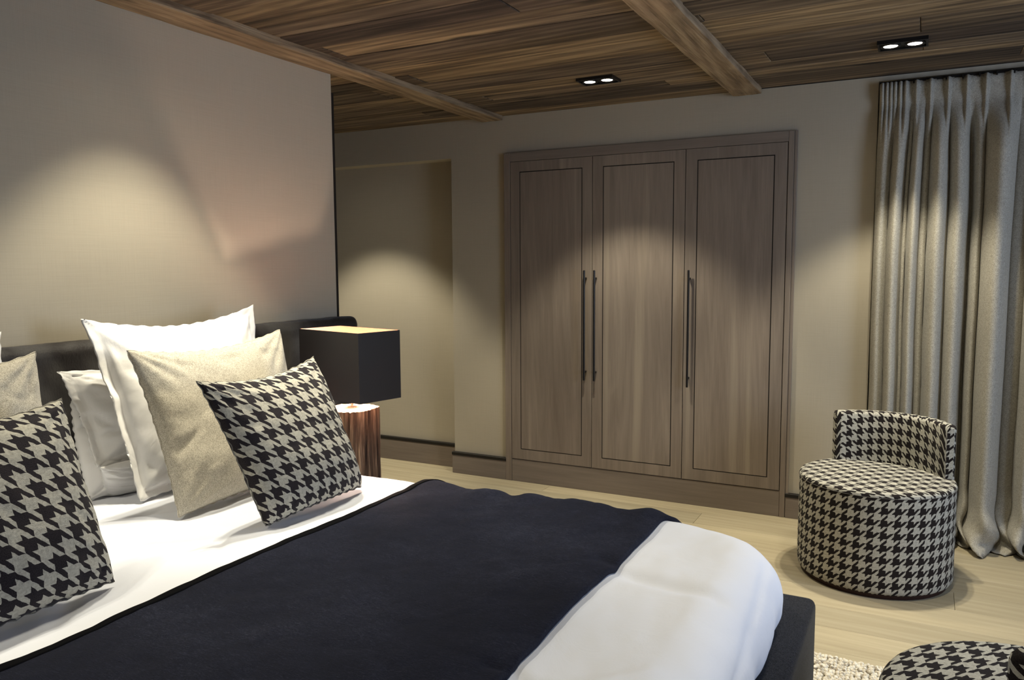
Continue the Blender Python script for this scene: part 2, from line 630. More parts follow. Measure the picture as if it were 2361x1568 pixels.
# ------------------------------------------------------------------ wardrobe
WX0, WX1, YF = -2.552, -0.682, 4.775
wr = empty('wardrobe', ((WX0 + WX1) / 2, YB, 0))
tag(wr, 'built in greyed oak wardrobe with three tall doors on the back wall', 'wardrobe')
dx = [-2.504, -1.909, -1.306, -0.718]
DZ0, DZ1 = 0.161, 2.186
boxo('side_stile', (WX0, dx[0] - 0.002, YF, YB + 0.02, 0, 2.248), WARDW, wr, 0.0015, 1)
boxo('side_stile', (dx[3] + 0.002, -0.686, YF, YB + 0.02, 0, 2.248), WARDW, wr, 0.0015, 1)
boxo('edge_moulding', (-0.6855, -0.668, YF + 0.006, YB, 0, 2.250), WARDW, wr, 0.004, 2)
boxo('top_rail', (dx[0] - 0.001, dx[3] + 0.001, YF, YB, DZ1 + 0.003, 2.248), WARDH, wr, 0.0015, 1)
boxo('plinth', (dx[0] - 0.001, dx[3] + 0.001, YF + 0.003, YB, 0, DZ0 - 0.004), WARDH, wr, 0.0015, 1)
boxo('back_panel', (dx[0], dx[3], YF + 0.018, YB + 0.018, DZ0 - 0.003, DZ1 + 0.002), DARK, wr)
for k in range(3):
    a, b = dx[k] + 0.0022, dx[k + 1] - 0.0022
    pa, pb, pz0, pz1 = a + 0.068, b - 0.068, 0.230, 2.120
    g = 0.006
    bm = bmesh.new()
    yb_ = YF + 0.016
    box(bm, a, pa, YF, yb_, DZ0, DZ1)
    box(bm, pb, b, YF, yb_, DZ0, DZ1)
    box(bm, pa, pb, YF, yb_, DZ0, pz0)
    box(bm, pa, pb, YF, yb_, pz1, DZ1)
    d = mb('door', bm, WARDW, wr)
    boxo('door_panel', (pa + g, pb - g, YF, yb_, pz0 + g, pz1 - g), WARDW, d)
    boxo('inlay_line', (pa, pb, YF + 0.0025, yb_ - 0.001, pz0, pz1), DARK, d)
    hx = [dx[1] - 0.042, dx[1] + 0.028, dx[2] + 0.036][k]
    bm = bmesh.new()
    box(bm, hx - 0.006, hx + 0.006, YF - 0.042, YF - 0.030, 0.745, 1.462, 0.002, 1)
    for z in (0.80, 1.41): box(bm, hx - 0.005, hx + 0.005, YF - 0.032, YF, z - 0.006, z + 0.006)
    mb('handle', bm, BLACKM, d)

# ------------------------------------------------------------------ ceiling spotlights
LENS = m_emit('lit_lens', (1.0, 0.93, 0.82), 14)


def twin(x, y, label):
    t = empty('twin_spotlight', (x, y, CEIL))
    tag(t, label, 'spotlight')
    bm = bmesh.new()
    z0, z1 = CEIL - 0.012, CEIL + 0.006
    box(bm, x - 0.104, x + 0.104, y - 0.07, y - 0.058, z0, z1)
    box(bm, x - 0.104, x + 0.104, y + 0.058, y + 0.07, z0, z1)
    box(bm, x - 0.104, x - 0.095, y - 0.058, y + 0.058, z0, z1)
    box(bm, x + 0.095, x + 0.104, y - 0.058, y + 0.058, z0, z1)
    box(bm, x - 0.095, x + 0.095, y - 0.058, y + 0.058, z0 + 0.007, z1)
    mb('housing', bm, BLACKM, t)
    for s in (-1, 1):
        c = Vector((x + s * 0.05, y, CEIL - 0.008))
        bm = bmesh.new()
        seg = 28
        ring = []
        for a in range(seg):
            an = 2 * PI * a / seg
            u = Vector((math.cos(an), math.sin(an), 0))
            ring.append([bm.verts.new(c + u * 0.043 + Vector((0, 0, 0.006))), bm.verts.new(c + u * 0.042 - Vector((0, 0, 0.004))),
                         bm.verts.new(c + u * 0.034 - Vector((0, 0, 0.003))), bm.verts.new(c + u * 0.031 + Vector((0, 0, 0.006)))])
        for a in range(seg):
            p, q = ring[a], ring[(a + 1) % seg]
            for k in range(3): bm.faces.new((p[k], q[k], q[k + 1], p[k + 1]))
        r_ = mb('ring', bm, BLACKM, t, True)
        bm = bmesh.new()
        bmesh.ops.create_circle(bm, cap_ends=True, radius=0.030, segments=28, matrix=Matrix.Translation(c + Vector((0, 0, -0.001))))
        for v in bm.verts: pass
        mb('lens', bm, LENS, r_)
    return t


twin(-1.615, 4.12, 'black twin ceiling spotlight left of the right-hand beam, above the wardrobe')
twin(-0.132, 4.13, 'black twin ceiling spotlight right of the beams, nearest the curtain')

# ------------------------------------------------------------------ bed
ZB = 0.69
BY0, BY1 = 0.53, 2.50
FX = -0.258
bed = empty('bed', (-1.45, 1.515, 0))
tag(bed, 'large double bed with dark hide headboard and charcoal upholstered base', 'bed')
FZ = 0.475
boxo('base', (-2.62, FX, BY0 - 0.01, BY1 + 0.01, 0.05, FZ), FRAMEF, bed, 0.03, 5, True)
for x in (-2.5, FX - 0.12):
    for y in (BY0 + 0.1, BY1 - 0.1):
        mb('leg', cyl(bmesh.new(), (x, y, 0.0 if x < -1 else 0.0105), (x, y, 0.06), 0.025, 0.03), BLACKM, bed)
boxo('mattress', (-2.62, -0.42, BY0 + 0.08, BY1 - 0.08, FZ, ZB - 0.05), WHITE, bed, 0.05, 4, True)

# headboard: padded hide slab with soft uneven edge
HX, HT = XW + 0.002, 0.086
HY0, HY1, HZ = -0.2, 3.315, 1.238


def headboard():
    bm = bmesh.new()
    ny, nz = 200, 40
    rows = []
    for i in range(ny + 1):
        y = HY0 + (HY1 - HY0) * i / ny
        ey = min(y - HY0, HY1 - y)
        r_ = []
        endf = math.sqrt(max(0, 1 - (1 - min(1, ey / 0.035)) ** 2))
        top = HZ + 0.004 * fbm(y * 6, 1, 2) - (1 - endf) * 0.03
        prof = []
        for k in range(nz + 1):
            z = 0.02 + (top - 0.045 - 0.02) * k / nz
            x = HT
            prof.append((x, z))
        for k in range(1, 9):
            a = PI / 2 * k / 8
            prof.append((HT - 0.04 + 0.04 * math.cos(a), top - 0.045 + 0.045 * math.sin(a)))
        prof.append((0.0, top - 0.002))
        for q, (x, z) in enumerate(prof):
            pad = 0.004 * fbm(y * 3, z * 4, 7, 3)
            seam = -0.006 * math.exp(-((z - (HZ - 0.075)) / 0.006) ** 2) - 0.004 * math.exp(-(((y + 0.35) % 0.72 - 0.36) / 0.006) ** 2)
            xx = x * (0.25 + 0.75 * endf) + (pad + seam if x > 0.02 else 0)
            r_.append(bm.verts.new((HX + xx, y, z + 0.0015 * noise.noise(Vector((y * 120, z * 60, 0))))))
        rows.append(r_)
    for i in range(ny):
        for q in range(len(rows[0]) - 1):
            bm.faces.new((rows[i][q], rows[i + 1][q], rows[i + 1][q + 1], rows[i][q + 1]))
    for r_ in (rows[0], rows[-1]):
        bl = bm.verts.new((HX, r_[0].co.y, 0.02))
        bm.faces.new(r_ + [bl])
    return bm


mb('headboard', headboard(), HIDE, bed, True)


# drape mapping shared by duvet and throw
def drape(x, y, off=0.0, R=0.15, rc=0.16, tuck=True):
    """(x, y) on a flat sheet -> point on the made bed"""
    xa, xb = -2.9, FX - 0.055 - R - rc
    ya, yb = BY0 + R + rc + 0.02, BY1 - R - rc - 0.01
    cx_, cy_ = min(max(x, xa), xb), min(max(y, ya), yb)
    dv = Vector((x - cx_, y - cy_))
    d = dv.length
    z0 = ZB + off
    Rr = R + off
    if d <= rc:
        px, py, z, nn = x, y, z0, Vector((0, 0, 1))
    else:
        u = dv / d
        e = d - rc
        if e < PI * Rr / 2:
            a = e / Rr
            rad = rc + Rr * math.sin(a)
            z = z0 - Rr * (1 - math.cos(a))
        else:
            a = PI / 2
            k = e - PI * Rr / 2
            rad = rc + Rr - (0.5 * k if tuck else 0.0) * min(1, k / 0.06)
            z = z0 - Rr - k
        nn = Vector((u.x * math.sin(a), u.y * math.sin(a), math.cos(a)))
        px, py = cx_ + u.x * rad, cy_ + u.y * rad
    return Vector((px, py, z)), nn


def seg_dist(px, py, ax, ay, bx, by):
    vx, vy = bx - ax, by - ay
    t = max(0, min(1, ((px - ax) * vx + (py - ay) * vy) / (vx * vx + vy * vy)))
    return math.hypot(px - ax - t * vx, py - ay - t * vy), t


CREASES = [  # ax, ay, bx, by, depth, width
    (-0.74, 1.93, -0.42, 1.86, 0.014, 0.030), (-0.74, 1.30, -0.50, 1.33, 0.010, 0.016),
    (-0.70, 1.34, -0.55, 1.20, 0.008, 0.012), (-0.62, 1.28, -0.45, 1.45, -0.006, 0.02),
    (-0.36, 2.2, -0.22, 0.9, 0.006, 0.012),
    (-1.95, 1.25, -1.72, 1.05, 0.008, 0.03), (-2.15, 1.35, -1.85, 1.62, 0.010, 0.04),
    (-1.75, 1.75, -1.70, 2.15, 0.006, 0.02), (-2.3, 1.5, -2.1, 1.8, -0.008, 0.03), (-1.9, 1.7, -1.72, 1.5, 0.006, 0.015)]


def bed_bump(x, y):
    h = 0.010 * fbm(x * 2.2, y * 1.8, 0.3, 3) + 0.0035 * fbm(x * 7, y * 5, 4.3, 3)
    for ax, ay, bx, by, dp, wd in CREASES:
        d, t = seg_dist(x, y, ax, ay, bx, by)
        h -= dp * math.exp(-(d / wd) ** 2) * (0.4 + 0.6 * math.sin(PI * min(1, max(0, t * 0.8 + 0.1))))
    return h


def duvet():
    nu, nv = 250, 220
    u0, u1 = -2.63, FX - 0.055 - 0.31 + 0.16 + PI * 0.15 / 2 + 0.075
    v0, v1 = BY0 + 0.33 - 0.16 - PI * 0.15 / 2 - 0.11, BY1 - 0.32 + 0.16 + PI * 0.15 / 2 + 0.075

    def fn(i, j):
        x = u0 + (u1 - u0) * i / nu
        y = v0 + (v1 - v0) * j / nv
        p, n = drape(x, y)
        h = bed_bump(x, y)
        foot = sstep(-0.62, -0.36, x)
        h += foot * 0.004 * math.sin(y * 26 + 3 * fbm(x * 3, y * 2, 1)) * (1 - n.z)
        h += 0.016 * sstep(-0.62, -0.30, x) * n.z
        p = p + n * h
        p.z = max(p.z, FZ + 0.004)
        return p
    return grid_mesh('duvet', nu, nv, fn)


dv = link('duvet', duvet(), DUVET, None, True)
tag(dv, 'plump white cotton duvet covering the bed and tucked in at the foot', 'duvet')
sm = dv.modifiers.new('s', 'SOLIDIFY')
sm.thickness = 0.02
sm.offset = -1

TX0, TX1 = -1.60, -0.70


def throw_mesh(x0, x1, off, nu=110, nv=240, edge=True):
    v0, v1 = BY0 + 0.33 - 0.16 - PI * 0.15 / 2 - 0.16, BY1 - 0.32 + 0.16 + PI * 0.15 / 2 + 0.20

    def fn(i, j):
        y = v0 + (v1 - v0) * j / nv
        s = i / nu
        xa = x0 + 0.004 * fbm(3, y * 3, 1)
        xb = x1 + 0.008 * fbm(8, y * 2.5, 1) + 0.075 * sstep(BY1 - 0.18, BY1 + 0.1, y)
        x = xa + (xb - xa) * s
        p, n = drape(x, y, off, tuck=False)
        h = bed_bump(x, y)
        h += 0.005 * abs(fbm(x * 5, y * 5, 7.7, 3))
        side = 1 - n.z
        h += side * 0.014 * (math.sin(x * 24 + 2.0 * fbm(x * 2, 0, 1)) * 0.6 + fbm(x * 6, 1, 2)) + side * 0.006
        # far rim puckers seen against the floor
        h += (0.005 * math.sin(x * 31 + 2.2 * fbm(x * 4, 2, 5)) + 0.006 * fbm(x * 11, 0.5, 6, 3)) * sstep(BY1 - 0.28, BY1 - 0.12, y)
        return p + n * h
    return grid_mesh('throw', nu, nv, fn, lambda i, j: (x0 + (x1 - x0) * i / nu, v0 + (v1 - v0) * j / nv))


th = link('throw', throw_mesh(TX0, TX1, 0.003), THROW, None, True)
tag(th, 'fuzzy navy blue throw laid across the foot half of the white bed', 'throw')
sm = th.modifiers.new('s', 'SOLIDIFY')
sm.thickness = 0.016
sm.offset = 1
bd = link('border', throw_mesh(TX0 - 0.004, TX0 + 0.020, 0.010, nu=4), plain('black_velvet_border', (0.003, 0.003, 0.004), 0.9, 0.0, 0.05), th, True)
bd['label'] = 'narrow black border'
sm = bd.modifiers.new('s', 'SOLIDIFY')
sm.thickness = 0.012
sm.offset = 1


# ------------------------------------------------------------------ pillows
def pillow(name, corners, T, mat, k=0.09, kx=0.05, seed=0.0, flange=0.0, bk=0.4, wr=0.006, label='', cat='cushion', group=None, zmin=ZB + 0.008,
           uvs=None, n=64, q=0.42, sag=0.2, bow=0.0, corner_tuck=0.5, seam=True):
    BL, BR, TR, TL = [Vector(c) for c in corners]
    W = ((BR - BL).length + (TR - TL).length) / 2
    H = ((TL - BL).length + (TR - BR).length) / 2
    ctr = (BL + BR + TR + TL) / 4
    N = (BR - BL).cross(TL - BL).normalized()
    up = (TL + TR - BL - BR).normalized()

    def pt(s, t, side):
        s2 = s * (1 - kx * (1 - t * t))
        t2 = t * (1 - k * (1 - s * s) * (1.0 if t > 0 else 0.15))
        a, b = (s2 + 1) / 2, (t2 + 1) / 2
        P = BL * (1 - a) * (1 - b) + BR * a * (1 - b) + TR * a * b + TL * (1 - a) * b
        fs, ft = (abs(s) / (1 - flange), abs(t) / (1 - flange)) if flange else (abs(s), abs(t))
        core = max(0, 1 - min(1, fs) ** 2.6) * max(0, 1 - min(1, ft) ** 2.6)
        h = T / 2 * core ** q * (1 - sag * t)
        edge = 1 if (abs(s) == 1 or abs(t) == 1) else 0
        if flange and not edge:
            h = max(h, 0.002)
        # soft wrinkles, strongest near the rim and corners
        cs = (abs(s) * abs(t)) ** 1.5
        rim = max(abs(s), abs(t)) ** 3
        wv = fbm(s * 2.4 + seed, t * 2.4, side * 3 + seed, 3) * 0.5 + fbm(s * 6 + seed, t * 6, seed, 2) * rim * 0.6
        # radial creases out of the corners
        ang = math.atan2(abs(t) - 1.05, abs(s) - 1.05)
        wv += cs * math.sin(ang * 16 + seed) * 1.3 * (1 - rim * 0.6)
        wv -= 1.3 * max(0, 0.16 - abs(fbm(s * 1.7 + seed, t * 1.3 - seed, 2 * side, 2))) / 0.16 * (0.35 + 0.65 * rim)
        amp = wr * (1 - edge)
        if flange and max(abs(s), abs(t)) > 1 - flange:
            off = 0.003 * math.sin((s if abs(t) > abs(s) else t) * 11 + seed) + 0.006 * fbm(s * 4, t * 4, seed)
            P = P + N * off
        if side < 0: h *= bk
        P = P + N * (h + amp * wv * min(1, core * 6 + 0.15)) * side
        P = P + N * bow * (s * s)
        if edge:
            # puckered seam
            P = P + (ctr - P).normalized() * 0.0025 * math.sin((s + t) * 40 + seed) + N * 0.004 * fbm(s * 5, t * 5, seed + 3)
        if P.z < zmin:
            P.z = zmin + (P.z - zmin) * 0.08
        return P
    vs, fs, uvl = [], [], []
    idx = {}

    def arc(fn_):
        acc, pp = [0.0], fn_(-1.0)
        for q_ in range(1, 201):
            cc = fn_(-1 + q_ / 100)
            acc.append(acc[-1] + (cc - pp).length)
            pp = cc
        return lambda a: acc[min(200, max(0, int(round((a + 1) * 100))))] * (1 - ((a + 1) * 100 - round((a + 1) * 100)) * 0) + (((a + 1) * 100 - round((a + 1) * 100)) * (acc[-1] / 200))
    au = arc(lambda a: pt(a * 0.9999, 0.0, 1))
    av = arc(lambda a: pt(0.0, a * 0.9999, 1))
    for side in (1, -1):
        for i in range(n + 1):
            for j in range(n + 1):
                # denser rows towards the rim
                s = math.sin((i / n - 0.5) * PI) * 0.55 + (2 * i / n - 1) * 0.45
                t = math.sin((j / n - 0.5) * PI) * 0.55 + (2 * j / n - 1) * 0.45
                if i in (0, n): s = -1.0 if i == 0 else 1.0
                if j in (0, n): t = -1.0 if j == 0 else 1.0
                e = i in (0, n) or j in (0, n)
                key = (i, j, 0 if e else side)
                if key not in idx:
                    idx[key] = len(vs)
                    vs.append(pt(s, t, side))
                    uvl.append((au(s), av(t)))
    for side in (1, -1):
        for i in range(n):
            for j in range(n):
                q4 = []
                for a, b in ((i, j), (i + 1, j), (i + 1, j + 1), (i, j + 1)):
                    e = a in (0, n) or b in (0, n)
                    q4.append(idx[(a, b, 0 if e else side)])
                fs.append(q4 if side == 1 else q4[::-1])
    me = bpy.data.meshes.new(name)
    me.from_pydata(vs, [], fs)
    uv = me.uv_layers.new(name='UVMap')
    for l in me.loops:
        uv.data[l.index].uv = uvl[l.vertex_index]
    base = (BL + BR) / 2
    o = link(name, me, mat, None, True)
    me.transform(Matrix.Translation(-base))
    o.location = base
    tag(o, label, cat, group)
    if seam:
        # piped seam round the rim
        ring = []
        order = [(i, 0) for i in range(n)] + [(n, j) for j in range(n)] + [(i, n) for i in range(n, 0, -1)] + [(0, j) for j in range(n, 0, -1)]
        pts = [vs[idx[(a, b, 0)]] - base for a, b in order]
        bm = bmesh.new()
        m_ = len(pts)
        rr = 0.0022
        for kk in range(m_):
            tdir = (pts[(kk + 1) % m_] - pts[kk - 1]).normalized()
            x_ = tdir.cross(N).normalized()
            ring.append([bm.verts.new(pts[kk] + (x_ * math.cos(a) + N * math.sin(a)) * rr) for a in (0, PI / 2, PI, 3 * PI / 2)])
        for kk in range(m_):
            p, q_ = ring[kk], ring[(kk + 1) % m_]
            for a in range(4): bm.faces.new((p[a], q_[a], q_[(a + 1) % 4], p[(a + 1) % 4]))
        me2 = bpy.data.meshes.new('seam')
        bm.to_mesh(me2)
        bm.free()
        me2.materials.append(mat)
        uv2 = me2.uv_layers.new(name='UVMap')
        so = bpy.data.objects.new('seam', me2)
        S.collection.objects.link(so)
        so.parent = o
    return o


ZP = ZB + 0.012
g_r = 'pillows on the far side of the bed'
# back: white sleeping pillows against the headboard
pillow('pillow', [(-2.52, 1.675, ZP), (-2.53, 2.42, ZP), (-2.575, 2.42, 1.09), at(162, 925, 0, -2.575)], 0.12, WHITE, 0.03, -0.03, 2.0,
       label='white pillow furthest back against the headboard on the far half of the bed', cat='pillow', sag=0.4, wr=0.008, q=0.5, seam=False)
pillow('pillow', [at(222, 1080, 0, -2.49), (-2.49, 2.40, 0.76), (-2.57, 2.40, 1.12), at(131, 857, 0, -2.58)], 0.11, WHITE, 0.05, 0.04, 5.0, flange=0.10,
       label='smaller white flanged pillow leaning behind the tall white pillow', cat='pillow', sag=0.1, wr=0.010, q=0.5, seam=False)
pillow('pillow', [at(235, 1140, 2, ZP), (-2.42, 2.3, ZP), (-2.46, 2.3, 0.80), at(230, 1078, 0, -2.45)], 0.10, WHITE, 0.02, 0.02, 9.0,
       label='white pillow bottom peeping out low between the two flanged white pillows', cat='pillow', sag=0.2, wr=0.006, q=0.35, seam=False)
# tall white pillow
pillow('pillow', [at(322, 1158, 2, ZP), (-2.375, 2.38, ZP), at(585, 702, 0, -2.50), at(187, 734, 0, -2.50)], 0.20, WHITE, 0.17, 0.04, 13.0, flange=0.09, bk=0.25,
       label='tall white flanged pillow standing behind the right-hand greige cushion', cat='pillow', sag=0.15, wr=0.009, q=0.5, seam=False)
# greige cushion
pillow('cushion', [at(412, 1192, 2, ZP), (-2.13, 2.30, ZP), at(645, 760, 0, -2.28), at(291, 808, 0, -2.27)], 0.19, GREYF, 0.14, 0.06, 21.0,
       label='greige wool cushion between the tall white pillow and a houndstooth cushion', cat='cushion', wr=0.007)
# houndstooth cushion
pillow('cushion', [at(612, 1214, 2, ZP), at(832, 1122, 2, ZP), at(722, 823, 0, -1.96), at(453, 880, 0, -1.93)], 0.19, HOUND_P, 0.14, 0.05, 31.0,
       label='black and cream houndstooth cushion nearest the lamp', cat='cushion', wr=0.006)
# near set at the left of the picture
p0 = at(262, 1340, 2, ZP)
p1 = at(141, 920, 0, -1.99)
pillow('cushion', [(p0.x + 0.02, p0.y - 0.52, ZP), p0, p1, (p1.x + 0.02, p1.y - 0.52, p1.z + 0.01)], 0.19, HOUND_P, 0.13, 0.05, 43.0,
       label='black and cream houndstooth cushion at the left edge of the picture', cat='cushion', wr=0.006)
p1 = at(80, 813, 0, -2.25)
pillow('cushion', [(-2.12, p1.y - 0.60, ZP), (-2.12, p1.y - 0.02, ZP), p1, (p1.x, p1.y - 0.58, p1.z)], 0.19, GREYF, 0.14, 0.05, 51.0,
       label='greige wool cushion behind the houndstooth cushion at the left edge', cat='cushion', wr=0.007)
p1 = at(3, 765, 0, -2.50)
pillow('pillow', [(-2.36, p1.y - 0.66, ZP), (-2.36, p1.y - 0.08, ZP), p1, (p1.x, p1.y - 0.68, p1.z)], 0.2, WHITE, 0.17, 0.04, 57.0, flange=0.09,
       label='white pillow corner showing at the far left edge of the picture', cat='pillow', wr=0.008, q=0.5, seam=False)

# ------------------------------------------------------------------ log table lamp
lamp = empty('log_lamp', (LAMP.x, LAMP.y, 0))
tag(lamp, 'lit lamp on a weathered log base with a black rectangular shade', 'lamp')
LZ = 0.891


def log_mesh():
    n, m_ = 160, 60
    bm = bmesh.new()
    rows = []
    for j in range(m_ + 1):
        z = LZ * j / m_
        r_ = []
        for i in range(n):
            a = 2 * PI * i / n
            sq = 1 / max(abs(math.cos(a)) ** 3 + abs(math.sin(a)) ** 3, 0.5) ** (1 / 3)
            rr = 0.104 * min(sq, 1.12)
            rr += 0.010 * fbm(math.cos(a) * 3, math.sin(a) * 3, z * 0.7, 3)
            rr += 0.006 * abs(noise.noise(Vector((math.cos(a) * 14, math.sin(a) * 11, z * 1.2)))) * -3.2 + 0.003 * noise.noise(Vector((math.cos(a) * 30, math.sin(a) * 30, z * 5)))
            zz = z + (0.004 * noise.noise(Vector((a * 8, 0, 0))) if j == m_ else 0)
            r_.append(bm.verts.new((LAMP.x + rr * math.cos(a), LAMP.y + rr * math.sin(a), zz)))
        rows.append(r_)
    for j in range(m_):
        for i in range(n):
            bm.faces.new((rows[j][i], rows[j][(i + 1) % n], rows[j + 1][(i + 1) % n], rows[j + 1][i]))
    bm.faces.new(rows[0][::-1])
    return bm, [v.co.copy() for v in rows[-1]]


bm, toprim = log_mesh()
lg = mb('log_base', bm, m_log(), lamp, True)
bm = bmesh.new()
tv = [bm.verts.new(c) for c in toprim]
bv = [bm.verts.new((LAMP.x + (c.x - LAMP.x) * 0.9, LAMP.y + (c.y - LAMP.y) * 0.9, LZ + 0.002)) for c in toprim]
for i in range(len(tv)):
    bm.faces.new((tv[i], tv[(i + 1) % len(tv)], bv[(i + 1) % len(tv)], bv[i]))
bm.faces.new(bv)
mb('cut_face', bm, plain('sawn_wood', (0.42, 0.31, 0.22), 0.8), lg)['label'] = 'pale sawn top face'
# stem, socket, bulb
bm = cyl(bmesh.new(), (LAMP.x, LAMP.y, LZ), (LAMP.x, LAMP.y, LZ + 0.006), 0.020)
cyl(bm, (LAMP.x, LAMP.y, LZ), (LAMP.x, LAMP.y, 0.99), 0.006, 0.006, 12)
cyl(bm, (LAMP.x, LAMP.y, 0.95), (LAMP.x, LAMP.y, 0.985), 0.014, 0.014, 16)
mb('stem', bm, plain('nickel', (0.6, 0.55, 0.5), 0.25, 1.0), lamp, False)
bm = bmesh.new()
bmesh.ops.create_uvsphere(bm, u_segments=20, v_segments=14, radius=0.013, matrix=Matrix.Translation((LAMP.x, LAMP.y, 1.018)) @ Matrix.Diagonal((1, 1, 2.0, 1)))
gb = NT('bulb_glass', 0.3)
gb.b.inputs['Emission Color'].default_value = (1, 0.74, 0.58, 1)
gb.b.inputs['Emission Strength'].default_value = 1900
bulb = mb('bulb', bm, gb.m, lamp, True)
SA = math.radians(-13)
SL, SW, SZ0, SZ1 = 0.404, 0.220, 0.943, 1.230
SC = Vector((-2.172, 2.650))


def rectloop(sl, sw):
    ca, sa = math.cos(SA), math.sin(SA)
    return [(SC.x + x * ca - y * sa, SC.y + x * sa + y * ca) for x, y in ((-sl / 2, -sw / 2), (sl / 2, -sw / 2), (sl / 2, sw / 2), (-sl / 2, sw / 2))]


def shade_shell(sl, sw, th):
    bm = bmesh.new()
    o_, i_ = rectloop(sl, sw), rectloop(sl - 2 * th, sw - 2 * th)
    V = [[bm.verts.new((*p, z)) for p in loop] for loop, z in ((o_, SZ0), (o_, SZ1), (i_, SZ1), (i_, SZ0))]
    for a in range(4):
        p, q_ = V[a], V[(a + 1) % 4]
        for k in range(4): bm.faces.new((p[k], p[(k + 1) % 4], q_[(k + 1) % 4], q_[k]))
    return bm


sh = mb('lamp_shade', shade_shell(SL, SW, 0.002), m_thin('black_shade_film', (0.014, 0.012, 0.013), 0.45, 0.0, 0.03), lamp)
ln = mb('lining', shade_shell(SL - 0.006, SW - 0.006, 0.0015), m_thin('copper_lining', (0.93, 0.70, 0.57), 0.42, 1.0, 0.05), sh)
ln['label'] = 'copper lining'
bm = bmesh.new()
ca, sa = math.cos(SA), math.sin(SA)
for s in (-1, 1):
    cyl(bm, (LAMP.x, LAMP.y, 0.965), (SC.x + s * (SW / 2 - 0.004) * -sa, SC.y + s * (SW / 2 - 0.004) * ca, 0.965), 0.0015, 0.0015, 8)
mb('spider', bm, BLACKM, sh)


